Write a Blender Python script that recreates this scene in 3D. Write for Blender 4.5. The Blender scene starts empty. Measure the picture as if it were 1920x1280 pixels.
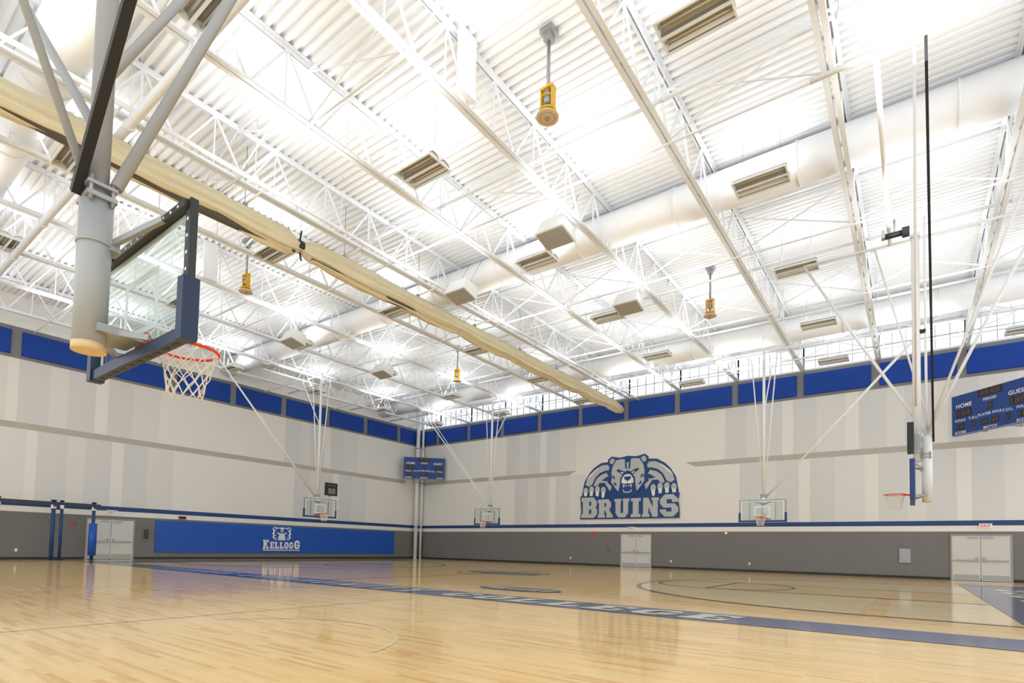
import bpy, math, random
from mathutils import Vector, Matrix
random.seed(4)
S=bpy.context.scene
try:
    S.view_settings.view_transform='Standard'; S.view_settings.look='None'
except Exception: pass
COL=bpy.context.collection
V=Vector
# ---------------------------------------------------------------- materials
def lin(c):
    return tuple(((x/255)/12.92 if x/255<=.04045 else ((x/255+.055)/1.055)**2.4) for x in c)+(1,)
def mat(name,rgb,rough=.5,metal=0,var=.04,scale=3,coat=0,emit=0,bump=0,spec=None):
    m=bpy.data.materials.new(name); m.use_nodes=True; nt=m.node_tree; b=nt.nodes['Principled BSDF']
    c=lin(rgb)
    tc=nt.nodes.new('ShaderNodeTexCoord'); n=nt.nodes.new('ShaderNodeTexNoise'); n.inputs['Scale'].default_value=scale; n.inputs['Detail'].default_value=4
    nt.links.new(tc.outputs['Object'],n.inputs['Vector'])
    r=nt.nodes.new('ShaderNodeMix'); r.data_type='RGBA'
    r.inputs[6].default_value=tuple(x*(1-var) for x in c[:3])+(1,); r.inputs[7].default_value=tuple(min(1,x*(1+var)) for x in c[:3])+(1,)
    nt.links.new(n.outputs['Fac'],r.inputs[0]); nt.links.new(r.outputs[2],b.inputs['Base Color'])
    b.inputs['Roughness'].default_value=rough; b.inputs['Metallic'].default_value=metal
    if spec is not None: b.inputs['Specular IOR Level'].default_value=spec
    if coat: b.inputs['Coat Weight'].default_value=coat; b.inputs['Coat Roughness'].default_value=.08
    if emit:
        b.inputs['Emission Color'].default_value=c; b.inputs['Emission Strength'].default_value=emit
    if bump:
        bm=nt.nodes.new('ShaderNodeBump'); bm.inputs['Strength'].default_value=bump; nt.links.new(n.outputs['Fac'],bm.inputs['Height']); nt.links.new(bm.outputs['Normal'],b.inputs['Normal'])
    return m
def glass_mat(name,tint,fac):
    m=bpy.data.materials.new(name); m.use_nodes=True; nt=m.node_tree; nt.nodes.clear()
    o=nt.nodes.new('ShaderNodeOutputMaterial'); t=nt.nodes.new('ShaderNodeBsdfTransparent'); g=nt.nodes.new('ShaderNodeBsdfGlossy'); mx=nt.nodes.new('ShaderNodeMixShader')
    t.inputs[0].default_value=tint; g.inputs['Roughness'].default_value=.03; g.inputs['Color'].default_value=(.9,.9,.9,1); mx.inputs[0].default_value=fac
    nt.links.new(t.outputs[0],mx.inputs[1]); nt.links.new(g.outputs[0],mx.inputs[2]); nt.links.new(mx.outputs[0],o.inputs[0]); return m
def wood_mat(name,c0,c1,c2):
    m=bpy.data.materials.new(name); m.use_nodes=True; nt=m.node_tree; b=nt.nodes['Principled BSDF']
    N=nt.nodes.new; Lk=nt.links.new
    tc=N('ShaderNodeTexCoord')
    br=N('ShaderNodeTexBrick'); br.offset=.37; br.inputs['Scale'].default_value=1; br.inputs['Brick Width'].default_value=.85; br.inputs['Row Height'].default_value=.062
    br.inputs['Mortar Size'].default_value=.001; br.inputs['Bias'].default_value=0
    br.inputs['Color1'].default_value=(0,0,0,1); br.inputs['Color2'].default_value=(1,1,1,1); br.inputs['Mortar'].default_value=(.3,.3,.3,1)
    Lk(tc.outputs['Object'],br.inputs['Vector'])
    mp=N('ShaderNodeMapping'); mp.inputs['Scale'].default_value=(1.2,16,1); Lk(tc.outputs['Object'],mp.inputs['Vector'])
    n=N('ShaderNodeTexNoise'); n.inputs['Scale'].default_value=1.4; n.inputs['Detail'].default_value=5; Lk(mp.outputs[0],n.inputs['Vector'])
    mul=N('ShaderNodeMath'); mul.operation='MULTIPLY_ADD'; Lk(br.outputs['Color'],mul.inputs[0]); mul.inputs[1].default_value=.62
    m2=N('ShaderNodeMath'); m2.operation='MULTIPLY'; Lk(n.outputs['Fac'],m2.inputs[0]); m2.inputs[1].default_value=.42; Lk(m2.outputs[0],mul.inputs[2])
    cr=N('ShaderNodeValToRGB'); e=cr.color_ramp.elements
    e[0].position=.1; e[0].color=lin(c0); e[1].position=.98; e[1].color=lin(c2)
    x=cr.color_ramp.elements.new(.62); x.color=lin(c1)
    Lk(mul.outputs[0],cr.inputs[0]); Lk(cr.outputs[0],b.inputs['Base Color'])
    b.inputs['Roughness'].default_value=.085; b.inputs['Specular IOR Level'].default_value=.33
    return m
M=dict(
 white=mat('white_paint',(238,239,238),.45), jst=mat('joist_white_paint',(234,238,243),.45), deck=mat('white_steel_deck',(240,242,245),.4,scale=.6,var=.03),
 wall=mat('offwhite_wall',(232,230,224),.7,scale=.4,var=.02), wgrey=mat('pale_grey_band',(215,215,213),.7,var=.02), wlight=mat('light_grey_band',(223,222,218),.7,var=.02),
 khaki=mat('taupe_stripe',(182,178,167),.7,var=.02), dgrey=mat('dark_grey_wainscot',(116,115,114),.6,scale=.5,var=.04), band=mat('grey_upper_band',(130,131,133),.7),
 navy=mat('navy_paint',(22,62,118),.5), blue=mat('royal_blue_fabric',(18,66,158),.85,scale=40,var=.25,bump=.2), pad=mat('blue_vinyl_pad',(16,82,180),.45),
 padnavy=mat('navy_vinyl_padding',(16,40,76),.45), scorebl=mat('scoreboard_blue',(24,66,140),.45),
 black=mat('black_rubber',(28,28,30),.5), dark=mat('dark_metal',(58,60,62),.4,.6), steel=mat('grey_steel',(158,161,163),.35,.3), lgrey=mat('light_grey_paint',(166,170,172),.35),
 door=mat('door_paint',(206,206,202),.45), frame=mat('door_frame_paint',(150,149,145),.5), orange=mat('rim_orange',(232,60,14),.4,spec=.2), net=mat('net_cord',(232,228,216),.8),
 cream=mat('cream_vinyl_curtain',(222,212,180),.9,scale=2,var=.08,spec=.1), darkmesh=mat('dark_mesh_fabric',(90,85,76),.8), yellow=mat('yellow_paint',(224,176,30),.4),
 refl=mat('brushed_reflector',(160,158,150),.3,.5), louver=mat('louver_grey',(208,206,198),.35,.3), grille=mat('grille_grey',(164,164,160),.7,scale=60,var=.2),
 logonavy=mat('emblem_navy',(22,66,122),.6), logogrey=mat('emblem_grey',(186,189,189),.6), logowhite=mat('emblem_white',(232,233,231),.6),
 led=mat('unlit_led',(98,82,66),.5), text=mat('white_lettering',(240,240,240),.6), red=mat('red_plastic',(190,44,46),.4,emit=.15), sign=mat('exit_sign_face',(236,228,222),.5,emit=.1),
 fblue=mat('court_blue_stain',(20,60,122),.1,spec=.3), fwhite=mat('court_white_line',(222,220,202),.1,spec=.3), fdark=mat('court_dark_line',(60,56,56),.1,spec=.3),
 duct=mat('duct_white',(244,246,248),.45), tan=mat('tan_cap',(222,196,150),.5),
 wood=wood_mat('maple_floor',(248,216,154),(241,202,132),(210,156,86)), fbeige=wood_mat('pale_stained_maple',(244,224,180),(238,214,164),(222,192,138)),
)
M['glass']=glass_mat('board_glass',(.9,.94,.93,1),.025); M['pane']=glass_mat('window_pane',(.93,.96,1,1),.04)
# ---------------------------------------------------------------- mesh builder
def q(a,b,c,d): return [(a,b),(c,b),(c,d),(a,d)]
TOPO=[(0,6.2),(6,6.2),(4.4,8),(1.6,8)]; BOTO=[(1.6,0),(4.4,0),(6,1.8),(0,1.8)]
BT=[(0,6.4),(5.8,6.4),(4.6,8),(0,8)]
GL={
'I':(4,[q(0,0,4,1.3),q(.8,1.3,3.2,6.7),q(0,6.7,4,8)]),
'L':(6,[q(0,6.7,3.4,8),q(.5,1.5,2.8,6.7),q(0,0,6,1.5),q(4.6,1.5,6,3.2)]),
'E':(6,[q(0,6.5,6,8),q(.5,1.5,2.8,6.5),q(0,0,6,1.5),q(2.8,3.4,4.6,4.6),q(4.7,1.5,6,2.8),q(4.7,5.2,6,6.5)]),
'U':(6.4,[q(0,6.8,3,8),q(3.6,6.8,6.4,8),q(.5,1.9,2.7,6.8),q(3.8,1.9,5.9,6.8),[(1.8,0),(4.6,0),(5.9,1.9),(.5,1.9)]]),
'N':(6.6,[q(0,0,3,1.2),q(.4,1.2,2.5,8),q(4.2,0,6.2,6.8),q(3.7,6.8,6.6,8),[(2.5,4.2),(4.2,0),(4.2,4),(2.5,8)]]),
'O':(6,[q(0,1.8,2.2,6.2),q(3.8,1.8,6,6.2),TOPO,BOTO]),
'C':(6,[q(0,1.8,2.2,6.2),q(3.9,5,6,6.2),q(3.9,1.8,6,3),TOPO,BOTO]),
'G':(6.2,[q(0,1.8,2.2,6.2),q(3.9,5.2,6,6.2),q(3.9,1.8,6,3.2),q(3.1,3.2,6.2,4.4),TOPO,BOTO]),
'S':(6,[TOPO,BOTO,q(0,4.7,2.2,6.2),[(1.2,3.2),(6,3.2),(4.8,4.7),(0,4.7)],q(3.8,1.8,6,3.2),q(3.9,5.2,6,6.2),q(0,1.8,2.1,2.6)]),
'B':(6,[q(.5,1.5,2.9,6.4),BT,[(0,0),(4.8,0),(6,1.5),(0,1.5)],q(3.7,4.7,5.8,6.4),q(3.8,1.5,6,3.3),[(2.9,3.3),(6,3.3),(5.3,4),(5.8,4.7),(2.9,4.7)]]),
'R':(6.6,[q(.5,1.2,2.9,6.4),BT,q(3.7,4.7,5.8,6.4),[(2.9,3.4),(5,3.4),(5.8,4.7),(2.9,4.7)],[(4.1,1.2),(6.3,1.2),(5,3.4),(3,3.4)],q(0,0,3.2,1.2),q(3.8,0,6.6,1.2)]),
'K':(6.5,[q(.6,1.2,2.4,6.8),q(0,0,3,1.2),q(0,6.8,3,8),q(3.6,6.8,6.2,8),q(3.7,0,6.5,1.2),[(2.4,3.2),(5.8,6.8),(4,6.8),(2.4,5.2)],[(4.2,1.2),(5.9,1.2),(3.6,4.45),(2.7,3.5)]]),
'M':(7.2,[q(.3,1.2,1.9,8),q(5.3,1.2,6.9,8),q(0,0,2.3,1.2),q(4.9,0,7.2,1.2),[(1.9,5.4),(3.6,2.4),(3.6,5),(1.9,8)],[(3.6,2.4),(5.3,5.4),(5.3,8),(3.6,5)]]),
'T':(6,[q(0,6.6,6,8),q(0,5.2,1.2,6.6),q(4.8,5.2,6,6.6),q(2.1,1.2,3.9,6.6),q(1.2,0,4.8,1.2)]),
'Y':(6,[q(2.1,1.2,3.9,3.6),[(2.1,3.6),(3,3.6),(3,5),(1.9,6.8),(.1,6.8)],[(3,3.6),(3.9,3.6),(5.9,6.8),(4.1,6.8),(3,5)],q(-.2,6.8,2.6,8),q(3.4,6.8,6.2,8),q(1.2,0,4.8,1.2)]),
' ':(4,[])}
class MB:
    def __init__(s): s.v=[];s.f=[];s.m=[];s.sm=[];s.mats=[]
    def mi(s,k):
        if k not in s.mats: s.mats.append(k)
        return s.mats.index(k)
    def add(s,vs,fs,k,smooth=False):
        b=len(s.v); s.v+= [tuple(x) for x in vs]; i=s.mi(k)
        for n,f in enumerate(fs):
            s.f.append([b+a for a in f]); s.m.append(i); s.sm.append(smooth if isinstance(smooth,bool) else smooth[n])
    def box(s,c,d,k,R=None):
        x,y,z=[a/2 for a in d]; vs=[V((i*x,j*y,l*z)) for i in(-1,1) for j in(-1,1) for l in(-1,1)]
        if R: vs=[R@v for v in vs]
        vs=[v+V(c) for v in vs]
        s.add(vs,[(0,1,3,2),(4,6,7,5),(0,4,5,1),(2,3,7,6),(0,2,6,4),(1,5,7,3)],k)
    def bb(s,a,b,k):
        s.box([(a[i]+b[i])/2 for i in range(3)],[abs(b[i]-a[i]) for i in range(3)],k)
    def tube(s,p,q,r,k,n=10,r2=None,caps=True):
        p,q=V(p),V(q); d=(q-p).normalized(); a=d.orthogonal().normalized(); b=d.cross(a); r2=r if r2 is None else r2
        vs=[];fs=[];sm=[]
        for i in range(n):
            t=2*math.pi*i/n; e=a*math.cos(t)+b*math.sin(t); vs+=[p+e*r,q+e*r2]
        for i in range(n):
            j=(i+1)%n; fs.append((2*i,2*j,2*j+1,2*i+1)); sm.append(True)
        if caps: fs.append([2*i for i in range(n)][::-1]); fs.append([2*i+1 for i in range(n)]); sm+=[False,False]
        s.add(vs,fs,k,sm)
    def bar(s,p,q,w,h,k,up=(0,0,1)):
        p,q=V(p),V(q); d=(q-p); L=d.length; d.normalize(); u=V(up)
        if abs(d.dot(u))>.99: u=V((1,0,0))
        x=d.cross(u).normalized(); u=x.cross(d); R=Matrix((x,d,u)).transposed()
        s.box((p+q)/2,(w,L,h),k,R)
    def torus(s,c,R,r,k,n=32,m=8):
        vs=[];fs=[]
        for i in range(n):
            a=2*math.pi*i/n
            for j in range(m):
                b=2*math.pi*j/m; vs.append((c[0]+(R+r*math.cos(b))*math.cos(a),c[1]+(R+r*math.cos(b))*math.sin(a),c[2]+r*math.sin(b)))
        for i in range(n):
            for j in range(m): fs.append((i*m+j,((i+1)%n)*m+j,((i+1)%n)*m+(j+1)%m,i*m+(j+1)%m))
        s.add(vs,fs,k,True)
    def flat(s,pts,F,k,off):
        O,R,U=F; N=R.cross(U); s.add([O+R*x+U*y+N*off for x,y in pts],[list(range(len(pts)))],k)
    def rect(s,x0,x1,y0,y1,F,k,off): s.flat([(x0,y0),(x1,y0),(x1,y1),(x0,y1)],F,k,off)
    def prism(s,pts,F,k,o0,o1):
        O,R,U=F; N=R.cross(U); n=len(pts)
        vs=[O+R*x+U*y+N*o1 for x,y in pts]+[O+R*x+U*y+N*o0 for x,y in pts]
        fs=[list(range(n)),list(range(2*n-1,n-1,-1))]+[(i,i+n,(i+1)%n+n,(i+1)%n) for i in range(n)]
        s.add(vs,fs,k)
    def block(s,body,F,k,off,cx,cy,w,h,gap=1.1,shear=0):
        tot=sum(GL[c][0] for c in body)+gap*(len(body)-1); x=0; sx=w/tot; sy=h/8
        for c in body:
            for p in GL[c][1]: s.flat([(cx-w/2+(x+a)*sx+shear*(b*sy-h/2),cy-h/2+b*sy) for a,b in p],F,k,off)
            x+=GL[c][0]+gap
    def text(s,body,F,k,off,cx,cy,w=None,h=None,bold=.0,shear=0):
        cu=bpy.data.curves.new('tmp','FONT'); cu.body=body; cu.size=1; cu.offset=bold; cu.resolution_u=3; cu.shear=shear; cu.space_character=1+bold*3
        ob=bpy.data.objects.new('tmp',cu); COL.objects.link(ob); bpy.context.view_layer.update()
        me=ob.evaluated_get(bpy.context.evaluated_depsgraph_get()).to_mesh()
        xs=[v.co.x for v in me.vertices]; ys=[v.co.y for v in me.vertices]
        x0,x1,y0,y1=min(xs),max(xs),min(ys),max(ys); sx=w/(x1-x0) if w else None; sy=h/(y1-y0) if h else None
        sx=sx or sy; sy=sy or sx
        O,R,U=F; N=R.cross(U)
        vs=[O+R*((v.co.x-(x0+x1)/2)*sx+cx)+U*((v.co.y-(y0+y1)/2)*sy+cy)+N*off for v in me.vertices]
        s.add(vs,[list(p.vertices) for p in me.polygons],k)
        bpy.data.objects.remove(ob); bpy.data.curves.remove(cu)
    def mesh(s,name):
        me=bpy.data.meshes.new(name); me.from_pydata(s.v,[],s.f)
        for k in s.mats: me.materials.append(M[k])
        me.polygons.foreach_set('material_index',s.m); me.polygons.foreach_set('use_smooth',s.sm); me.update(); return me
def obj(name,data,parent=None,loc=(0,0,0),rot=(0,0,0)):
    o=bpy.data.objects.new(name,data); COL.objects.link(o); o.location=loc; o.rotation_euler=rot
    if parent: o.parent=parent
    return o
def thing(name,label,cat,loc=(0,0,0),rot=(0,0,0),data=None,group=None):
    o=obj(name,data,None,loc,rot); o['label']=label; o['category']=cat
    if group:o['group']=group
    return o
def struct(name,mb,label=None):
    o=obj(name,mb.mesh(name)); o['kind']='structure'; o['label']=label or name; o['category']=name.split('_')[0]; return o
def dup(root,loc,rot=None):
    r=root.copy(); COL.objects.link(r); r.location=loc
    if rot is not None: r.rotation_euler=rot
    def rec(a,b):
        for c in a.children:
            d=c.copy(); COL.objects.link(d); d.parent=b; rec(c,d)
    rec(root,r); return r
X0,X1,Y0,Y1=-37.49,9.0,-5.0,36.17
ZB,ZT,ZD=10.45,12.1,13.7
DY=(3.6,17.9,31.4)
def nearduct(y,m=.72): return any(abs(y-d)<m for d in DY)
FF=(V((0,Y1,0)),V((1,0,0)),V((0,0,1)))
FL=(V((X0,0,0)),V((0,1,0)),V((0,0,1)))
FG=(V((0,0,0)),V((1,0,0)),V((0,1,0)))
# ---------------------------------------------------------------- shell
def bands(mb,F,groups,lo,hi,shift):
    for st in groups:
        x=st+shift
        for w,k in [(1.3,'wgrey'),(.8,'wlight'),(1.25,'wgrey'),(.6,None),(1.25,'wgrey'),(.45,'wlight'),(1.0,'wlight')]:
            if k: mb.rect(x,x+w,lo,hi,F,k,.004)
            x+=w
def wall(name,box,F,a,b,groups,gap,label):
    mb=MB(); mb.bb(*box,'wall')
    mb.rect(a,b,0,2.5,F,'dgrey',.004); mb.rect(a,b,2.8,3.06,F,'navy',.006)
    mb.rect(a,b,ZB,ZT,F,'band',.006)
    bands(mb,F,groups,7.15,ZB,0); bands(mb,F,groups,3.06,6.82,.9)
    if gap:
        mb.flat([(a,6.82),(gap[0]-.7,6.82),(gap[0],7.15),(a,7.15)],F,'khaki',.008); mb.flat([(gap[1]+.7,6.82),(b,6.82),(b,7.15),(gap[1],7.15)],F,'khaki',.008)
    else: mb.rect(a,b-1.9,6.82,7.15,F,'khaki',.008)
    x=a
    while x<b:
        mb.rect(x,x+.015,0,2.5,F,'band',.007); x+=3.74
    return struct(name,mb,label)
wall('wall_far',((X0-.3,Y1,0),(X1,Y1+.3,ZT)),FF,X0,X1,[-27.3,-9.7,-2.4],(-20.6,-12.3),'off-white gymnasium wall with grey wainscot and blue stripe')
wall('wall_left',((X0-.3,Y0,0),(X0,Y1,ZT)),FL,Y0,Y1,[.2,7.3,22.3],None,'off-white gymnasium wall with pale grey vertical bands')
mb=MB(); mb.bb((X0-.3,Y0,ZT),(X0,Y1+.3,ZD+.1),'white'); struct('trim_1',mb,'white wall strip above the grey band')
mb=MB(); mb.bb((X0,Y1-.03,0),(X1,Y1,.13),'black'); struct('baseboard_far',mb,'black rubber base')
mb=MB(); mb.bb((X0,Y0,0),(X0+.03,Y1,.13),'black'); struct('baseboard_left',mb,'black rubber base')
# floor
mb=MB(); mb.bb((X0-.3,Y0-2,-.2),(X1+3,Y1+.3,0),'wood')
def ring(cx,cy,r,w,a0,a1,k,off,n=64):
    for i in range(n):
        t0=a0+(a1-a0)*i/n; t1=a0+(a1-a0)*(i+1)/n
        mb.flat([(cx+(r-w/2)*math.cos(t0),cy+(r-w/2)*math.sin(t0)),(cx+(r+w/2)*math.cos(t0),cy+(r+w/2)*math.sin(t0)),(cx+(r+w/2)*math.cos(t1),cy+(r+w/2)*math.sin(t1)),(cx+(r-w/2)*math.cos(t1),cy+(r-w/2)*math.sin(t1))],FG,k,off)
def disc(cx,cy,rx,ry,k,off,a0=0,a1=2*math.pi,n=48):
    mb.flat([(cx+rx*math.cos(a0+(a1-a0)*i/n),cy+ry*math.sin(a0+(a1-a0)*i/n)) for i in range(n)],FG,k,off)
CY=20.1
for sgn,ex,rx in ((-1,1.5,-.45),(1,-31.9,-29.2)):
    a0=math.pi/2 if sgn<0 else -math.pi/2
    disc(rx,CY,7.5,7.5,'fbeige',.003,a0,a0+math.pi+.0001,49)
    ring(rx,CY,7.5,.14,a0,a0+math.pi,'fdark',.007)
    xs=sorted((rx,ex)); mb.rect(xs[0],xs[1],CY-7.5,CY+7.5,FG,'fbeige',.003)
    for yy in (CY-7.5,CY+7.5): mb.rect(xs[0],xs[1],yy-.06,yy+.06,FG,'fdark',.007)
    fx=ex+sgn*6.9
    xs=sorted((fx,ex)); mb.rect(xs[0],xs[1],CY-2.2,CY+2.2,FG,'wood',.005)
    for yy in (CY-2.2,CY+2.2): mb.rect(xs[0],xs[1],yy-.07,yy+.07,FG,'fdark',.007)
    mb.rect(fx-.07,fx+.07,CY-2.13,CY+2.13,FG,'fdark',.007); ring(fx,CY,2.2,.12,0,2*math.pi,'fdark',.009)
mb.rect(-34.4,5.5,9.3,10.6,FG,'fblue',.005); mb.rect(1.55,5.2,10.6,30.8,FG,'fblue',.006)
mb.rect(-34.4,-31.9,10.6,30.8,FG,'fblue',.006)
mb.rect(-31.9,1.55,30.75,30.85,FG,'fdark',.006)
mb.block('KELLOGG COMMUNITY COLLEGE',FG,'fwhite',.01,-14.45,9.95,23.9,.88,gap=1.6,shear=.25)
mb.block('KELLOGG',(V((0,0,0)),V((0,1,0)),V((-1,0,0))),'fwhite',.011,20.5,-3.0,13,1.3)
mb.rect(-15.24,-15.16,10.6,30.7,FG,'fdark',.0065); ring(-15.2,CY,2.1,.09,0,2*math.pi,'fdark',.0075)
disc(-15.2,CY,1.9,1.0,'fblue',.009); mb.block('KELLOGG',FG,'fwhite',.012,-15.2,CY,3,.8)
disc(-8.9,12.5,1.35,.6,'fblue',.008); mb.block('BRUINS',FG,'fwhite',.012,-8.9,12.5,2.2,.6)
mb.rect(-8.95,-8.88,-4,9.3,FG,'fbeige',.004)
ring(-6.5,3.3,1.9,.06,math.pi*.1,math.pi*.9,'fbeige',.004,24)
struct('floor',mb,'glossy light maple court floor with blue border and lettering')
# ceiling deck
mb=MB(); per=.25; vs=[];fs=[]; y=Y0-1; pr=[]
while y<Y1+.1:
    pr+=[(y,0),(y+.11,0),(y+.13,.09),(y+.23,.09)]; y+=per
XA,XB=X0-.3,X1+3
for (yy,zz) in pr: vs+=[(XA,yy,ZD+zz),(XB,yy,ZD+zz)]
for i in range(len(pr)-1): fs.append((2*i,2*i+1,2*i+3,2*i+2))
mb.add(vs,fs,'deck'); mb.bb((XA,Y0-1,ZD+.12),(XB,Y1+.3,ZD+.25),'deck')
struct('ceiling',mb,'white corrugated metal roof deck')
# clerestory windows
JX=[-1.45-3.735*k for k in range(-2,10)]
n=0
edges=[X0]+sorted(JX)+[X1]
for a2,b2 in zip(edges[:-1],edges[1:]):
    n+=1; mb=MB()
    z0,z1=ZT,ZD
    mb.bb((a2,Y1,z0),(b2,Y1+.15,z0+.1),'jst'); mb.bb((a2,Y1,z1-.2),(b2,Y1+.15,z1),'jst'); mb.bb((a2,Y1+.03,(z0+z1)/2-.02),(b2,Y1+.1,(z0+z1)/2+.02),'lgrey')
    k=max(1,round((b2-a2)/.62))
    for i in range(k+1):
        x=a2+(b2-a2)*i/k; w=.03 if 0<i<k else .07
        mb.bb((x-w/2,Y1+.01,z0),(x+w/2,Y1+.12,z1),'lgrey')
    mb.add([(a2,Y1+.08,z0),(b2,Y1+.08,z0),(b2,Y1+.08,z1),(a2,Y1+.08,z1)],[(0,1,2,3)],'pane')
    struct('window_%d'%n,mb,'clerestory window strip with thin mullions')
# ---------------------------------------------------------------- acoustic panels
def panel(F,a,b):
    z0,z1=10.62,11.87; mb=MB(); mb.prism([(a,z0),(b,z0),(b,z1),(a,z1)],F,'blue',.007,.09)
    mb.prism([(a+.03,z0+.03),(b-.03,z0+.03),(b-.03,z1-.03),(a+.03,z1-.03)],F,'blue',.09,.11)
    thing('acoustic_panel','royal blue fabric acoustic panel on grey wall band','acoustic panel',data=mb.mesh('acoustic_panel'),group='blue acoustic panels along the wall tops')
for i in range(-2,8):
    a=7.34+3.7417*i; panel(FL,a,min(a+3.3,36.0))
panel(FF,-37.2,-35.5)
for i in range(-1,11): a=-31.35+3.7417*i; panel(FF,a,a+3.35)
# ---------------------------------------------------------------- joists
jm={}
a,b=Y0,Y1
m=MB()
for s in (-1,1): m.bb((s*.025,a,ZT-.06),(s*.14,b,ZT-.035),'jst'); m.bb((s*.025,a,ZT-.034),(s*.045,b,ZT+.08),'jst')
jm['bottom_chord']=m.mesh('bottom_chord')
m=MB()
for s in (-1,1): m.bb((s*.025,a,ZD-.03),(s*.13,b,ZD-.005),'jst'); m.bb((s*.025,a,ZD-.13),(s*.045,b,ZD-.031),'jst')
jm['top_chord']=m.mesh('top_chord')
m=MB(); p=1.87; y=a; zt=ZD-.07; zb=ZT
while y<b-p:
    m.bar((0,y,zb),(0,y+p/2,zt),.055,.055,'jst'); m.bar((0,y+p/2,zt),(0,min(y+p,b),zb),.055,.055,'jst')
    m.bar((0,y+p/2,zb),(0,y+p/2,zt),.035,.035,'jst'); y+=p
jm['web']=m.mesh('web')
root=thing('roof_joist','white painted open-web steel roof joist under metal deck','joist',loc=(JX[0],0,0),group='white roof joists')
for k in jm: obj(k,jm[k],root)
for x in JX[1:]: dup(root,(x,0,0))
m=MB()
for z in (ZT-.08,ZD-.16): m.bar((X0,0,z),(X1+2,0,z),.05,.05,'jst')
js=sorted(JX)
for a,b in zip(js[:-1],js[1:]):
    m.bar((a,0,ZT),(b,0,ZD-.15),.035,.035,'jst'); m.bar((a,.04,ZD-.15),(b,.04,ZT),.035,.035,'jst')
root=thing('joist_bridging','white steel cross bridging between roof joists','bridging',loc=(0,2.2,0),data=m.mesh('joist_bridging'),group='cross bridging rows')
for y in (7.8,13.7,20.6,26.4,34.1): dup(root,(0,y,0))
for y,z,r in ((4.95,11.75,.11),(12.6,12.35,.05),(22.4,12.3,.05),(28.0,12.3,.06),(32.25,12.2,.05)):
    m=MB(); m.tube((X0,0,z),(X1+2,0,z),r,'jst',12)
    for x in js: m.tube((x+.3,0,z),(x+.3,0,ZD),.012,'jst',5); m.tube((x+.25,0,z),(x+.35,0,z),r*1.35,'jst',10)
    thing('ceiling_pipe','white painted overhead pipe hung from the deck','pipe',loc=(0,y,0),data=m.mesh('ceiling_pipe'),group='overhead pipes')
for x,z,r in ((-15.6,11.84,.065),(-18.0,11.84,.045)):
    m=MB(); m.tube((0,Y0,z),(0,Y1,z),r,'jst',10); y=Y0+1
    while y<Y1:
        if not nearduct(y): m.tube((0,y,z),(0,y,ZD),.012,'jst',5)
        m.box((0,y,z),(.18,.12,.18),'jst'); y+=3
    thing('ceiling_pipe','white pipe running beside the rolled divider curtain','pipe',loc=(x,0,0),data=m.mesh('ceiling_pipe'),group='overhead pipes')
# ducts
ms=MB(); ms.tube((-.025,0,0),(.025,0,0),.63,'duct',32); ms=ms.mesh('duct_seam')
for i,y in enumerate(DY):
    root=thing('air_duct','large white round spiral air duct between joists','air duct',loc=(0,y,12.95),group='round air ducts')
    m=MB(); m.tube((X0,0,0),(X1+2,0,0),.6,'duct',40); obj('duct_body',m.mesh('duct_body'),root)
    x=X0+1.2
    while x<X1+2: obj('duct_seam',ms,root,(x,0,0)); x+=3.735
m=MB(); m.tube((4.75,33.1,6.0),(4.75,33.1,13.69),.42,'duct',24); m.tube((4.75,33.1,9),(4.75,33.1,9.1),.44,'duct',24); thing('vertical_duct','white vertical round duct drop','air duct',data=m.mesh('vertical_duct'))
for x,y in ((-8.9,9.5),(-23.9,10.4)):
    m=MB(); m.bb((-.06,-.28,12.14),(.06,.28,13.69),'jst'); m.bb((-.08,-.3,12.1),(.08,.3,12.16),'jst'); m.bb((-.08,-.3,13.5),(.08,.3,13.56),'jst')
    thing('stiffener_plate','white steel stiffener plate within roof joist','steel plate',loc=(x+.24,y,0),data=m.mesh('stiffener_plate'),group='joist stiffener plates')
# ---------------------------------------------------------------- light fixtures and added ceiling fill
root=thing('high_bay_light','rectangular high bay light with grey louvered reflector, unlit','ceiling light',loc=(-3.5,10.7,12.0),group='high bay lights')
m=MB(); w,d,h=.72,.42,.26
vs=[(-w,-d,0),(w,-d,0),(w,d,0),(-w,d,0),(-w*.9,-d*.55,h),(w*.9,-d*.55,h),(w*.9,d*.55,h),(-w*.9,d*.55,h)]
m.add(vs,[(0,4,5,1),(1,5,6,2),(2,6,7,3),(3,7,4,0),(4,7,6,5)],'white')
for s in(-1,1): m.bb((-w,s*d-.02,-.03),(w,s*d+.02,.02),'white'); m.bb((s*w-.02,-d,-.03),(s*w+.02,d,.02),'white')
obj('housing',m.mesh('housing'),root)
for s in (-1,1):
    m=MB()
    c=s*d*.5
    for i in range(6):
        t0=math.pi*i/6;t1=math.pi*(i+1)/6; qq=d*.46
        m.add([(-w,c-qq*math.cos(t0),.16*math.sin(t0)),(w,c-qq*math.cos(t0),.16*math.sin(t0)),(w,c-qq*math.cos(t1),.16*math.sin(t1)),(-w,c-qq*math.cos(t1),.16*math.sin(t1))],[(0,1,2,3)],'refl',True)
    obj('reflector',m.mesh('reflector'),root)
    m=MB(); m.tube((-w+.02,s*d*.5,.06),(w-.02,s*d*.5,.06),.024,'louver',8); obj('lamp_tube',m.mesh('lamp_tube'),root)
m=MB(); m.bb((-w,-.03,-.035),(w,.03,0),'white'); obj('centre_rail',m.mesh('centre_rail'),root)
for s in(-1,1):
    m=MB(); m.tube((s*w*.7,0,h),(s*w*.7,0,ZD-12.0),.008,'steel',5)
    obj('suspension_cable',m.mesh('suspension_cable'),root)
FX=[]
for x in (-3.5,-11.4,-19.3,-27.0,-34.4,4.4):
    for y in (4.7,10.7,16.7,22.7,28.8,34.8):
        if x>0 and y<28: continue
        FX.append((x,y))
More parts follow.
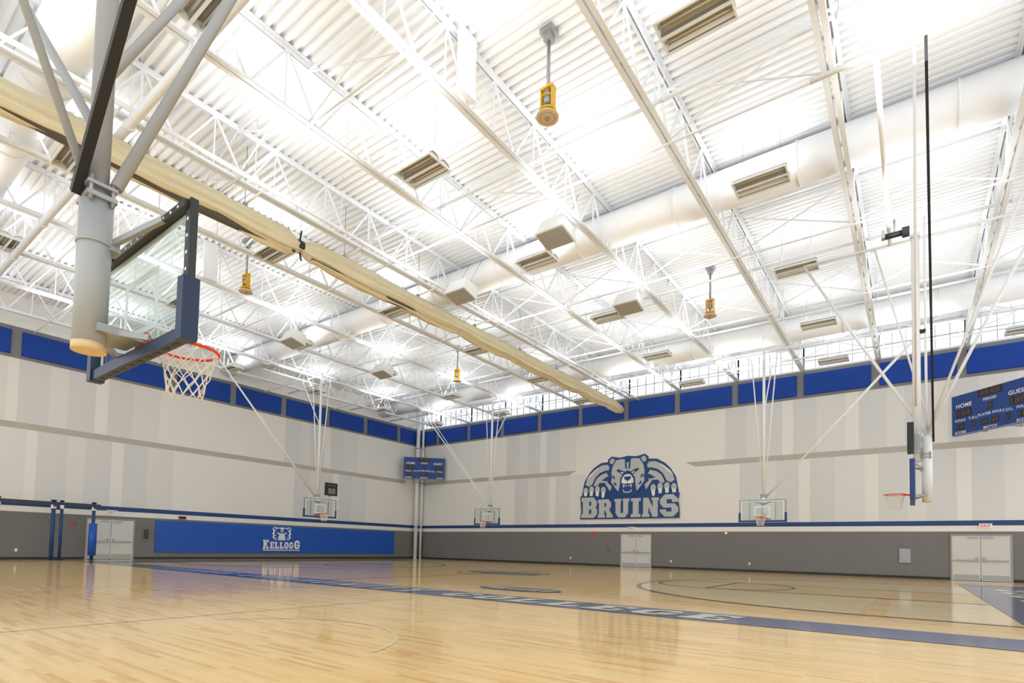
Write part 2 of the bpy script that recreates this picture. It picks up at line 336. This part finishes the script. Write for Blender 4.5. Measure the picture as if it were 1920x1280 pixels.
def up(x,y,z,e,sx,sy):
    L=bpy.data.lights.new('uplight_or_fill','AREA'); L.shape='RECTANGLE'; L.size=sx; L.size_y=sy; L.energy=e; L.color=(.96,.985,1)
    lo=bpy.data.objects.new('uplight_or_fill',L); COL.objects.link(lo); lo.location=(x,y,z); lo.rotation_euler=(math.pi,0,0)
for x,y in FX:
    if (x,y)!=(-3.5,10.7): dup(root,(x,y,12.0))
    up(x,y,12.3,34,1.2,.4)
for x in (.4,-7.5,-14.0,-23.1,-30.7):
    for y in (1.7,7.7,13.7,19.7,25.7,31.8): up(x,y,11.5,80,2.6,2.6)  # extra fill lamps between fixture rows, added to brighten the ceiling; no fixtures here
# ---------------------------------------------------------------- speakers
root=thing('ceiling_speaker','white hanging speaker box with grey grille','speaker',loc=(-9.6,15.2,11.85),rot=(math.radians(-14),0,0),group='hanging speakers')
m=MB(); a,b=.56,.42
vs=[(-a,-b,-.28),(a,-b,-.28),(a,b,-.28),(-a,b,-.28),(-a*.8,-b*.7,.33),(a*.8,-b*.7,.33),(a*.8,b*.9,.33),(-a*.8,b*.9,.33)]
m.add(vs,[(0,3,2,1),(0,1,5,4),(1,2,6,5),(2,3,7,6),(3,0,4,7),(4,5,6,7)],'white'); obj('cabinet',m.mesh('cabinet'),root)
m=MB(); m.bb((-a*.9,-b*.88,-.31),(a*.9,b*.88,-.28),'grille'); obj('grille',m.mesh('grille'),root)
m=MB(); m.bb((-.45,0,.33),(.45,.08,.38),'steel')
for s in(-1,1): m.tube((s*.35,.05,.36),(s*.35,.45,1.8),.01,'steel',5)
obj('hanging_bracket',m.mesh('hanging_bracket'),root)
for x,y in ((-15.0,16.5),(-9.7,21.3),(-25.8,15.6),(-25.9,21.6)): dup(root,(x,y,11.75))
# ---------------------------------------------------------------- fans
root=thing('hanging_fan','yellow hanging destratification fan on steel rod','fan',loc=(-7.0,10.6,ZD),group='yellow hanging fans')
m=MB(); m.bb((-.17,-.17,-.12),(.17,.17,0),'steel'); m.bb((-.1,-.1,-.3),(.1,.1,-.12),'steel'); obj('mounting_plate',m.mesh('mounting_plate'),root)
m=MB(); m.tube((0,0,-.3),(0,0,-1.45),.045,'steel',12); obj('rod',m.mesh('rod'),root)
m=MB(); m.bb((-.17,-.1,-1.51),(.17,.1,-1.45),'yellow')
for s in(-1,1): m.bb((s*.155-.018,-.08,-1.98),(s*.155+.018,.08,-1.52),'yellow')
m.torus((0,0,-1.7),.15,.018,'yellow',24,6); m.bb((-.17,-.1,-2.04),(.17,.1,-1.99),'yellow'); m.torus((0,0,-2.04),.19,.025,'yellow',24,8); obj('bracket',m.mesh('bracket'),root)
m=MB(); m.tube((0,0,-1.54),(0,0,-1.88),.1,'steel',16); m.tube((0,0,-1.88),(0,0,-2.12),.045,'steel',10); obj('motor',m.mesh('motor'),root)
m=MB(); m.tube((0,0,-2.1),(0,0,-2.16),.17,'tan',28,.27); m.tube((0,0,-2.16),(0,0,-2.2),.27,'tan',28); m.tube((0,0,-2.2),(0,0,-2.24),.06,'steel',14); m.torus((0,0,-2.2),.18,.012,'steel',28,6); obj('disc',m.mesh('disc'),root)
for x,y in ((-7.1,24.0),(-22.2,11.2),(-22.9,25.0)): dup(root,(x,y,ZD))
# ---------------------------------------------------------------- divider curtain
root=thing('divider_curtain','cream vinyl divider curtain rolled up and strapped under the joists','divider curtain',loc=(-16.9,0,11.35))
m=MB(); ya,yb=0.0,36.0; N=420; K=48; vs=[];fs=[]; TIE=10.3
def pinch(y):
    return 1-.5*math.exp(-((y-TIE)/.35)**2)-.35*math.exp(-((y-36)/.8)**2)
for i in range(N+1):
    y=ya+(yb-ya)*i/N; ph=math.sin(y*.3)*.8; P=pinch(y); sc=.05*abs(math.sin(math.pi*y/3.74))
    for j in range(K):
        t=2*math.pi*j/K
        r=(.3+.035*math.sin(7*t+ph)+.028*math.sin(13*t+y*.45)+.014*math.sin(19*t-y*1.1)+.012*math.sin(y*5+3*t)+sc)*P
        vs.append((r*math.cos(t)*.95,y,r*math.sin(t)*1.1-sc*1.2))
for i in range(N):
    for j in range(K): fs.append((i*K+j,i*K+(j+1)%K,(i+1)*K+(j+1)%K,(i+1)*K+j))
m.add(vs,fs,'cream',True); obj('rolled_fabric',m.mesh('rolled_fabric'),root)
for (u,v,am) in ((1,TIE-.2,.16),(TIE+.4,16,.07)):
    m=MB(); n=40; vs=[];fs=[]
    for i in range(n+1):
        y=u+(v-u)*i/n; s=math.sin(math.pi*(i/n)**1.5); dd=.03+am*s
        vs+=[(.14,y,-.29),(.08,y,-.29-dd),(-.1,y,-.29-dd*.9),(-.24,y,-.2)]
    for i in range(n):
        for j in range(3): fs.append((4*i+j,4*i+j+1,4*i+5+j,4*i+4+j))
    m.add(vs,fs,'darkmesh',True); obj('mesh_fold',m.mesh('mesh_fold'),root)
m=MB(); m.tube((0,0,.3),(0,0,ZD-11.35),.012,'steel',5); m.tube((-.42,0,.45),(1.2,0,.5),.03,'white',8); m.bb((-.05,-.06,.26),(.05,.06,.5),'steel'); hm=m.mesh('hanger')
for i in range(10):
    y=.9+3.74*i
    if y<35.5: obj('hanger',hm,root,(0,y+(1.3 if nearduct(y) else 0),0))
m=MB(); m.tube((0,TIE-.1,0),(0,TIE+.1,0),.2,'dark',16); m.tube((0,TIE,.15),(.1,TIE,.5),.03,'dark',8); m.tube((0,TIE,-.1),(.05,TIE+.05,-.5),.03,'dark',8); obj('tie_strap',m.mesh('tie_strap'),root)
# ---------------------------------------------------------------- hoops
def hoop(loc,rotz,label,body,braces,near=False,strap=None,W=1.1,side=False):
    root=thing('basketball_hoop',label,'basketball hoop',loc=loc,rot=(0,0,rotz),group='ceiling-hung basketball hoops')
    z0,z1=2.84,3.95
    m=MB(); m.bb((-W+.03,-.012,z0+.03),(W-.03,.012,z1-.03),'glass'); obj('backboard_glass',m.mesh('backboard_glass'),root)
    m=MB(); fk='dark' if near else 'steel'
    for s in(-1,1): m.bb((s*W-.04,-.03,z0),(s*W+.04,.03,z1),fk)
    m.bb((-W+.04,-.03,z0),(W-.04,.03,z0+.06),fk); m.bb((-W+.04,-.03,z1-.06),(W-.04,.03,z1),fk)
    if near:
        m.bb((-W,-.06,z1-.07),(W,-.031,z1-.01),'dark')
        for i in range(14): m.bb((-W+.1+i*.14,-.063,z1-.05),(-W+.125+i*.14,-.06,z1-.03),'text')
        for s in(-1,1):
            for i in range(4): m.bb((s*W-.015,-.033,3.35+i*.14),(s*W+.01,-.03,3.375+i*.14),'text')
    obj('backboard_frame',m.mesh('backboard_frame'),root)
    m=MB(); qq=.35
    for s in(-1,1): m.bb((s*qq-.03,.013,3.111),(s*qq+.03,.017,3.549),'text'); m.bb((s*(W-.08)-.03,.013,z0+.06),(s*(W-.08)+.03,.017,z1-.111),'text')
    m.bb((-qq-.03,.013,3.55),(qq+.03,.017,3.61),'text'); m.bb((-qq-.03,.013,3.05),(qq+.03,.017,3.11),'text'); m.bb((-W+.05,.013,z1-.11),(W-.05,.017,z1-.06),'text')
    obj('target_marking',m.mesh('target_marking'),root)
    m=MB(); pk='padnavy' if near else 'navy'
    m.bb((-W-.03,-.05,z0-.06),(W+.03,.04,z0+.035),pk)
    for s in(-1,1): m.bb((s*(W+.01)-.055,-.07,z0-.068),(s*(W+.01)+.055,.06,(z1 if side else z0+.45)),pk)
    if near:
        for i in range(10): m.bb((-W+.12+i*.19,-.02,z0-.066),(-W+.22+i*.19,.01,z0-.058),'black')
    o=obj('edge_padding',m.mesh('edge_padding'),root); bv=o.modifiers.new('b','BEVEL'); bv.width=.03; bv.segments=4
    m=MB(); rc=(0,.16+.275,3.03); m.torus(rc,.275,.014,'orange',40,8); m.bb((-.11,.02,2.92),(.11,.06,3.06),'orange'); m.bb((-.07,.06,3.0),(.07,.19,3.03),'orange')
    for s in(-1,1): m.bar((s*.09,.06,3.0),(s*.17,.24,3.02),.02,.02,'orange')
    obj('rim',m.mesh('rim'),root)
    m=MB(); n=12; rows=6; pts={}
    for k in range(rows+1):
        R=.27-.115*(k/rows)**.7; z=3.02-.45*k/rows
        for i in range(n):
            a=2*math.pi*(i+.5*(k%2))/n; jx=random.uniform(-.014,.014); pts[k,i]=V((rc[0]+(R+jx)*math.cos(a),rc[1]+(R+jx)*math.sin(a),z+random.uniform(-.018,.018)))
    rr=.0052 if near else .0065
    for k in range(rows):
        for i in range(n):
            m.tube(pts[k,i],pts[k+1,i],rr,'net',5,caps=False); m.tube(pts[k,i],pts[k+1,(i+(1 if k%2 else -1))%n],rr,'net',5,caps=False)
    obj('net',m.mesh('net'),root)
    ym=-.36
    m=MB()
    if side:
        m.tube((0,ym,2.85),(0,ym,4.75),.13,body,28); m.tube((0,ym,4.75),(0,ym,11.9),.035,body,12)
        m.tube((0,-.13,4.0),(0,-.13,10.9),.105,body,24); m.tube((0,-.13,10.9),(0,-.13,11.0),.13,body,24); m.bb((-.06,ym,4.4),(.06,-.13,4.6),body); m.bb((-.06,ym,7.9),(.06,-.13,8.0),'black')
    else:
        m.tube((0,ym,2.85),(0,ym,4.1),.125,body,32); m.tube((0,ym,4.1),(0,ym,11.9),.082 if near else .07,body,24)
        m.tube((0,ym,3.72),(0,ym,3.75),.135,body,32)
    obj('mast',m.mesh('mast'),root)
    m=MB(); m.tube((0,ym,2.78),(0,ym,2.85),.128,'tan',32); obj('end_cap',m.mesh('end_cap'),root)
    m=MB(); ck='steel'
    m.bb((-.15,ym-.11,4.1),(.15,ym+.11,4.14),ck); m.bb((-.15,ym-.11,4.2),(.15,ym+.11,4.23),ck)
    for s in(-1,1): m.tube((s*.13,ym+.08,4.06),(s*.13,ym+.08,4.28),.015,ck,8); m.tube((s*.13,ym-.08,4.06),(s*.13,ym-.08,4.28),.015,ck,8)
    obj('clamp',m.mesh('clamp'),root)
    m=MB(); m.bb((-.2,ym,2.93),(.2,-.02,3.0),'steel')
    for s in(-1,1):
        m.bar((s*.05,ym+.1,3.76),(s*.62,-.06,z1-.05),.04,.05,'steel'); m.bar((s*.1,ym+.1,2.97),(s*.4,-.04,z0+.08),.04,.05,'steel')
        if not near: m.bar((s*.62,-.06,z0),(s*.62,-.06,z1+.06),.04,.04,'steel')
    m.bb((-.1,ym,3.7),(.1,ym+.16,3.8),'steel')
    obj('board_bracket',m.mesh('board_bracket'),root)
    for p,qq,r in braces:
        m=MB(); m.tube(p,qq,r,body,12); obj('brace',m.mesh('brace'),root)
    for p,qq in (strap or []):
        m=MB(); sw=.075 if near else .055; m.bar(p,qq,sw,sw,'black',up=(0,1,0)); obj('safety_strap',m.mesh('safety_strap'),root)
    return root
ym=-.36; PI=math.pi; T=11.88
def std(s,lat=6.5):
    return [((-.05,ym,4.6),(-.65,ym,T),.03),((.05,ym,4.6),(.65,ym,T),.03),
       ((0,ym,4.0),(s*lat,ym,11.2),.04),((0,ym-.15,4.0),(s*lat,ym-.25,11.4),.025),((s*lat,ym,11.0),(s*lat,ym,T+.08),.04),
       ((-2.6,ym,T),(2.6,ym,T),.05),((-2.6,ym-2.2,T),(2.6,ym-2.2,T),.05),((0,ym,8.6),(0,ym-2.2,T),.03)]
hoop((-6.3,30.5,0),PI,'glass basketball backboard on white ceiling mast before emblem wall','white',std(-1))
hoop((-24.7,30.5,0),PI,'glass basketball backboard on white ceiling mast with side brace','white',std(1))
hoop((-29.7,20.2,0),-PI/2,'glass basketball backboard on white mast with shot clock above','white',std(1))
hoop((.0,20.3,0),PI/2,'glass basketball backboard seen edge-on with blue padding, white mast','white',
  [((0,ym,4.8),(2.1,3.2,T),.045),((0,ym,4.8),(0,-3.5,T),.045),((.1,ym,5.4),(2.1,1.0,T),.03),((-6.8,-1.0,T),(-6.8,1.8,T),.06),((2.1,-3.5,T),(2.1,3.2,T),.05),
   ((-6.8,.55,T),(2.1,.55,T),.06),((-6.9,ym+.25,T),(.0,ym+.25,5.6),.03),((0,ym,4.8),(-2.2,-2.8,T),.035)],
  strap=[((-6.8,-.3,T),(.1,ym-.16,4.6))],side=True)
near=hoop((-5.78,1.93,0),0,'near glass basketball backboard with navy padding on grey steel mast','lgrey',
  [((.12,ym+.1,4.25),(.2,ym+2.7,11.6),.05),((-.1,ym,4.8),(-6.9,ym,11.6),.045),((0,ym-.1,4.3),(0,ym-3,T),.035),((-6.9,ym,11.7),(6.9,ym,11.7),.06),((.1,ym,5.2),(.1,ym+1.2,7.8),.04)],
  near=True,strap=[((-.05,ym-.14,4.15),(6.9,ym-.14,11.6))],W=1.03)
m=MB(); m.tube((-.25,0,0),(.25,0,0),.09,'dark',14); m.bb((.2,-.12,-.12),(.4,.12,.12),'dark'); m.bb((-.35,-.1,-.06),(-.25,.1,.2),'steel'); m.tube((0,0,0),(0,0,.5),.03,'steel',8)
thing('hoist_winch','small dark electric hoist winch on overhead pipe','winch',loc=(-.4,21.2,11.6),data=m.mesh('hoist_winch'))
def clock(loc,rz):
    r=thing('shot_clock','black shot clock box with unlit digits above a backboard','shot clock',loc=loc,rot=(0,0,rz),group='shot clocks')
    m=MB(); m.bb((-.42,-.1,-.4),(.42,.06,.4),'black'); obj('clock_housing',m.mesh('clock_housing'),r)
    F=(V((0,0.06,0)),V((-1,0,0)),V((0,0,1))); m=MB(); m.text('88',F,'grille',.006,0,-.12,w=.5,h=.36); m.text('88:88',F,'led',.006,0,.24,w=.6,h=.16); obj('digits',m.mesh('digits'),r)
    m=MB(); m.bb((-.04,-.25,-.45),(.04,-.1,.1),'steel'); obj('bracket',m.mesh('bracket'),r)
clock((-29.7,20.95,4.62),-PI/2); clock((-.05,19.6,4.6),PI/2)
# ---------------------------------------------------------------- scoreboards
def scoreboard(loc,R):
    r=thing('scoreboard','navy scoreboard with white lettering and unlit digits','scoreboard',loc=loc,group='wall scoreboards')
    R=V(R).normalized(); F=(V((0,0,0)),R,V((0,0,1))); W,H=3.7,1.95
    def P(x,y): return ((x-.5)*W,(y-.5)*H)
    m=MB(); m.prism([P(0,0),P(1,0),P(1,1),P(0,1)],F,'scorebl',-.2,0)
    for a,b,c,d in ((0,1,0,.012),(0,1,.988,1),(0,.006,0,1),(.994,1,0,1)): m.prism([P(a,c),P(b,c),P(b,d),P(a,d)],F,'lgrey',0,.012)
    m.prism([P(.33,-.0),P(.36,0),P(.36,1.0),P(.33,1)],F,'steel',-.5,-.2); m.prism([P(.66,-.0),P(.69,0),P(.69,1.0),P(.66,1)],F,'steel',-.9,-.2)
    obj('cabinet',m.mesh('cabinet'),r)
    d=MB()
    def win(cx,cy,w,h,tx):
        m=MB(); m.prism([P(cx-w/2,cy-h/2),P(cx+w/2,cy-h/2),P(cx+w/2,cy+h/2),P(cx-w/2,cy+h/2)],F,'black',0,.01); obj('digit_window',m.mesh('digit_window'),r)
        x,y=P(cx,cy); d.text(tx,F,'led',.014,x,y,w=w*W*.8,h=h*H*.72)
    def lab(cx,cy,h,tx):
        t=MB(); x,y=P(cx,cy); t.text(tx,F,'text',.012,x,y,h=h*H,bold=.015); obj('lettering',t.mesh('lettering'),r)
    win(.5,.9,.3,.17,'88:88'); win(.17,.53,.2,.19,'188'); win(.83,.53,.2,.19,'188'); win(.5,.56,.06,.15,'8')
    win(.12,.2,.1,.14,'18'); win(.29,.2,.05,.14,'8'); win(.43,.2,.09,.14,'88'); win(.56,.2,.09,.14,'88'); win(.71,.2,.05,.14,'8'); win(.88,.2,.1,.14,'18')
    lab(.17,.72,.1,'HOME'); lab(.83,.72,.1,'GUEST'); lab(.5,.73,.065,'PERIOD'); lab(.12,.36,.065,'FOULS'); lab(.29,.36,.065,'T.O.L.'); lab(.5,.38,.065,'PLAYER FOUL'); lab(.71,.36,.065,'T.O.L.'); lab(.88,.36,.065,'FOULS')
    lab(.12,.06,.065,'SCORE'); lab(.5,.06,.065,'MATCH'); lab(.88,.06,.065,'SCORE')
    obj('digits',d.mesh('digits'),r)
scoreboard((-35.4,34.6,8.15),(1,1,0)); scoreboard((2.9,32.8,8.05),(1,-1,0))
# ---------------------------------------------------------------- corner pipes
for x,y,r in ((-37.0,35.3,.16),(-36.9,35.85,.1)):
    m=MB(); m.tube((x,y,0),(x,y,ZD),r,'white',16)
    for z in (2.9,7,10.2): m.tube((x,y,z-.05),(x,y,z+.05),r*1.15,'lgrey',16)
    thing('downpipe','white vertical pipe in the wall corner','pipe',data=m.mesh('downpipe'),group='corner pipes')
# ---------------------------------------------------------------- doors
def door(n,F,a,b):
    H=2.36; m=MB(); c=(a+b)/2; f=.07
    m.prism([(a,0),(a+f,0),(a+f,H),(a,H)],F,'frame',0,.07); m.prism([(b-f,0),(b,0),(b,H),(b-f,H)],F,'frame',0,.07); m.prism([(a,H-f),(b,H-f),(b,H),(a,H)],F,'frame',0,.071)
    for x0,x1 in ((a+f,c-.015),(c+.015,b-f)): m.prism([(x0,.02),(x1,.02),(x1,H-f-.01),(x0,H-f-.01)],F,'door',0,.045)
    m.prism([(c-.015,.02),(c+.015,.02),(c+.015,H-f),(c-.015,H-f)],F,'frame',0,.03)
    for x0,x1,s in ((a+f,c,-1),(c,b-f,1)):
        m.prism([(x0+.08,1.0),(x1-.08,1.0),(x1-.08,1.07),(x0+.08,1.07)],F,'steel',.045,.12)
        m.prism([(x0+.05,.05),(x1-.05,.05),(x1-.05,.3),(x0+.05,.3)],F,'lgrey',.045,.05)
        x=c+s*.14; m.prism([(x-.05,.95),(x+.05,.95),(x+.05,1.2),(x-.05,1.2)],F,'steel',.045,.1)
    m.prism([(c-.5,H-.2),(c-.1,H-.2),(c-.1,H-.14),(c-.5,H-.14)],F,'steel',.045,.1); m.prism([(c+.1,H-.2),(c+.5,H-.2),(c+.5,H-.14),(c+.1,H-.14)],F,'steel',.045,.1)
    struct('door_%d'%n,m,'pale grey double steel door with push bars')
door(1,FL,10.5,12.9); door(2,FF,-16.9,-14.55); door(3,FF,1.55,3.95)
def exit_sign(F,x,z,w=.5,h=.24):
    r=thing('exit_sign','white exit sign with red lettering above door','exit sign',group='exit signs')
    m=MB(); m.prism([(x-w/2,z-h/2),(x+w/2,z-h/2),(x+w/2,z+h/2),(x-w/2,z+h/2)],F,'sign',.005,.07); obj('sign_box',m.mesh('sign_box'),r)
    m=MB(); m.text('EXIT',F,'red',.075,x,z,w=w*.8,h=h*.65,bold=.02); obj('lettering',m.mesh('lettering'),r)
exit_sign(FF,-16.05,2.72); exit_sign(FF,2.95,2.78); exit_sign(FL,11.7,2.72)
def small(name,label,cat,F,x,z,w,h,k,t=.06,k2=None):
    m=MB(); m.prism([(x-w/2,z-h/2),(x+w/2,z-h/2),(x+w/2,z+h/2),(x-w/2,z+h/2)],F,k,.005,t)
    m.prism([(x-w*.36,z-h*.36),(x+w*.36,z-h*.36),(x+w*.36,z+h*.36),(x-w*.36,z+h*.36)],F,k2 or k,t,t+.015)
    thing(name,label,cat,data=m.mesh(name))
small('alarm_sounder','small red fire alarm device on wall','alarm',FF,-19.0,2.35,.36,.18,'red'); small('alarm_sounder','small red fire alarm device on wall','alarm',FL,15.5,2.62,.45,.2,'red',k2='black')
small('alarm_sounder','small red fire alarm device on wall','alarm',FF,-9.6,2.4,.2,.2,'red',k2='sign')
small('alarm_pull_station','small red pull station beside the door','alarm',FF,-17.9,1.2,.12,.16,'red'); small('alarm_pull_station','small red pull station beside the door','alarm',FL,9.9,2.0,.12,.2,'red')
small('fire_extinguisher_cabinet','pale blue-grey steel recessed cabinet with window','cabinet',FF,-.35,1.2,.5,.75,'lgrey',k2='steel')
small('wall_box','dark grey electrical box on wainscot','electrical box',FL,13.5,1.5,.35,.85,'dgrey',k2='dark')
for F,x in ((FF,-21),(FF,-8.2),(FF,-13.2),(FL,7.6)): small('wall_outlet','small white wall outlet','outlet',F,x,.5,.1,.15,'sign',.03)
# ---------------------------------------------------------------- wall pads
n=14; wpad=(33.1-14.0)/n
for i in range(n):
    a=14.0+i*wpad; b=a+wpad-.003; m=MB(); z0,z1=.42,2.38
    m.prism([(a,z0),(b,z0),(b,z1),(a,z1)],FL,'pad',.005,.09)
    o=thing('wall_pad','bright blue vinyl safety pad on lower wall','wall pad',data=m.mesh('wall_pad'),group='blue wall pads'); bv=o.modifiers.new('b','BEVEL'); bv.width=.007; bv.segments=2
# ---------------------------------------------------------------- emblems
def mirror(p,c): return [(2*c-x,y) for x,y in p][::-1]
def ell(cx,cy,rx,ry,n=20): return [(cx+rx*math.cos(2*PI*i/n),cy+ry*math.sin(2*PI*i/n)) for i in range(n)]
def head(mb,T,nk,gk,wk,o):
    def A(p,k,l): mb.flat([T(x,y) for x,y in p],FR,k,o+l*.004)
    def sym(p): return p+[(-x,y) for x,y in p[::-1] if abs(x)>1e-6]
    A(sym([(0,-4),(9,-3),(19,5),(27,16),(34,22),(30,30),(35,38),(30,46),(33,52),(33,60),(27,65),(19,63),(12,62),(0,64)]),nk,0)
    A(sym([(0,52),(6,59),(12,59),(19,58),(25,48),(27,38),(26,30),(27,22),(20,12),(15,6),(13,16),(12,28),(5,38),(0,40)]),gk,1)
    for s in(1,-1):
        A([(s*x,y) for x,y in [(21,59),(26,62),(30,58),(29,53),(25,52)]],gk,2)
        A([(s*x,y) for x,y in [(3,37),(15,43),(19,41),(9,33)]],nk,3)
        A([(s*x,y) for x,y in [(6,36.5),(12,38.5),(11,36),(8,35)]],wk,4)
        A([(s*x,y) for x,y in [(2,55),(5,58),(4,44),(1,42)]],nk,3)
        A([(s*x,y) for x,y in [(26,30),(20,26),(23,34)]],nk,3); A([(s*x,y) for x,y in [(23,18),(17,15),(21,23)]],nk,3)
    A(sym([(0,34),(5,33),(9,27),(10,20),(5,18),(0,19)]),wk,5)
    A(sym([(0,30),(6,30),(5,26),(0,22)]),nk,6)
    A(sym([(0,17),(6,16),(10,18),(11,10),(8,3),(0,1)]),nk,6)
    A(sym([(0,5),(5,6),(6,4),(0,3)]),gk,7)
    for s in(1,-1):
        A([(s*x,y) for x,y in [(4.5,16),(7.5,17),(6,11)]],wk,8); A([(s*x,y) for x,y in [(1,16),(3.5,16),(2.4,13)]],wk,8); A([(s*x,y) for x,y in [(5,5),(7,6),(6.5,10)]],wk,8)
root=thing('wall_emblem','navy and grey bear team emblem with BRUINS wordmark','wall emblem')
m=MB(); FR=FF; sc=7.4/182; ox,oz=-20.1,3.5
def A(p,k,l): m.flat([(ox+x*sc,oz+y*sc) for x,y in p],FF,k,.01+l*.004)
def both(p,k,l): A(p,k,l); A(mirror(p,91),k,l)
A([(3,34),(0,44),(2,54),(5,68),(14,82),(24,92),(38,100),(52,101),(60,99),(66,104),(116,104),(122,99),(130,101),(144,100),(158,92),(168,82),(177,68),(180,54),(182,44),(179,34)],'logonavy',0)
both([(7,62),(10,71),(18,81),(28,90),(41,96),(55,96),(62,91),(60,84),(48,86),(36,82),(27,74),(21,62),(14,58)],'logogrey',1)
both([(24,60),(30,72),(38,78),(50,82),(61,80),(62,62),(57,48),(50,58),(46,64),(36,64),(30,56)],'logogrey',2)
both([(40,68),(50,74),(58,76),(59,70),(50,66)],'logonavy',3)
both([(9,70),(15,79),(25,87),(37,92),(27,86),(17,76)],'logowhite',3)
for i,cx in enumerate((8,20,32,44)):
    y0=45+2*(i in (1,2)); l=4+(i%2)*4
    both(ell(cx,y0+4,6.2,8.5),'logonavy',l); both(ell(cx,y0+5,4.8,6.6),'logogrey',l+1); both([(cx-3.2,y0+2),(cx-3.4,y0-5),(cx-1,y0-11),(cx+2.4,y0-6),(cx+3.2,y0+2)],'logowhite',l+2)
obj('arms',m.mesh('arms'),root)
m=MB(); head(m,lambda x,y:(ox+(91+x*1.16)*sc,oz+(40+y*1.08)*sc),'logonavy','logogrey','logowhite',.055); obj('bear_head',m.mesh('bear_head'),root)
m=MB(); m.flat([(ox-.1,oz-.08),(ox+7.5,oz-.08),(ox+7.5,oz+.5),(ox+7.4,oz+1.1),(ox+7.5,oz+1.66),(ox+6.1,oz+1.64),(ox+6.0,oz+1.46),(ox+1.45,oz+1.46),(ox+1.3,oz+1.64),(ox-.1,oz+1.66),(ox+.0,oz+.5)],FF,'logonavy',.095)
m.block('B',FF,'logogrey',.1,ox+.68,oz+.78,1.32,1.52); m.block('RUIN',FF,'logogrey',.1,ox+3.72,oz+.69,4.66,1.34,gap=.6); m.block('S',FF,'logogrey',.1,ox+6.77,oz+.78,1.28,1.52)
obj('wordmark',m.mesh('wordmark'),root)
root=thing('wall_emblem','white bear head emblem and KELLOGG wordmark on blue pads','wall emblem')
m=MB(); FR=FL; k=1.25/66
head(m,lambda x,y:(22.3+x*k*1.15,1.15+y*k*.95),'logowhite','pad','logowhite',.1)
obj('bear_head',m.mesh('bear_head'),root)
m=MB(); m.rect(20.75,23.85,.68,1.36,FL,'pad',.14); m.rect(20.85,23.75,.6,.66,FL,'logowhite',.15); m.block('K',FL,'logowhite',.15,21.08,1.04,.46,.64);m.block('ELLOG',FL,'logowhite',.15,22.3,.98,1.82,.5); m.block('G',FL,'logowhite',.15,23.53,1.04,.46,.64); obj('wordmark',m.mesh('wordmark'),root)
# ---------------------------------------------------------------- rig on the left
root=thing('training_rig','blue steel upright rig with padded post and dark top bars','training rig',loc=(-36.3,0,0))
for y,r in ((6.6,.07),(8.75,.09),(9.1,.07),(10.5,.08)):
    m=MB(); m.tube((0,y,0),(0,y,3.1),r,'navy',12); m.tube((0,y,0),(0,y,.03),.14,'dark',12); m.tube((0,y,2.7),(0,y,2.9),r*1.3,'text',12); m.tube((0,y,3.1),(0,y,3.16),r*1.4,'black',12); obj('post',m.mesh('post'),root)
m=MB(); m.tube((0,10.5,.25),(0,10.5,2.0),.19,'pad',18); obj('post_padding',m.mesh('post_padding'),root)
m=MB(); m.bar((0,4,2.98),(0,10.8,2.98),.12,.16,'dark'); m.bar((-.6,8.75,2.86),(.3,8.75,2.86),.1,.1,'dark'); m.bar((-.6,10.5,2.86),(.3,10.5,2.86),.1,.1,'dark'); m.bar((0,8.75,2.7),(0,9.1,2.7),.09,.09,'black'); obj('top_bar',m.mesh('top_bar'),root)
# ---------------------------------------------------------------- light & camera
W=bpy.data.worlds.new('w'); S.world=W; W.use_nodes=True; bg=W.node_tree.nodes['Background']; bg.inputs[0].default_value=(.955,.98,1,1); bg.inputs[1].default_value=1.6
cd=bpy.data.cameras.new('cam'); co=bpy.data.objects.new('cam',cd); COL.objects.link(co)
yaw,pit,rol,f,cy=0.6343,0.0437,0.0217,1022.6,982.45
F=V((-math.sin(yaw)*math.cos(pit),math.cos(yaw)*math.cos(pit),math.sin(pit))); R=V((math.cos(yaw),math.sin(yaw),0)); U=R.cross(F)
R2=R*math.cos(rol)+U*math.sin(rol); U2=-R*math.sin(rol)+U*math.cos(rol)
mt=Matrix((R2,U2,-F)).transposed().to_4x4(); mt.translation=V((0,0,1.15)); co.matrix_world=mt
cd.sensor_width=36; cd.lens=f*36/1920; cd.shift_y=(cy-640)/1920; cd.clip_end=200; S.camera=co
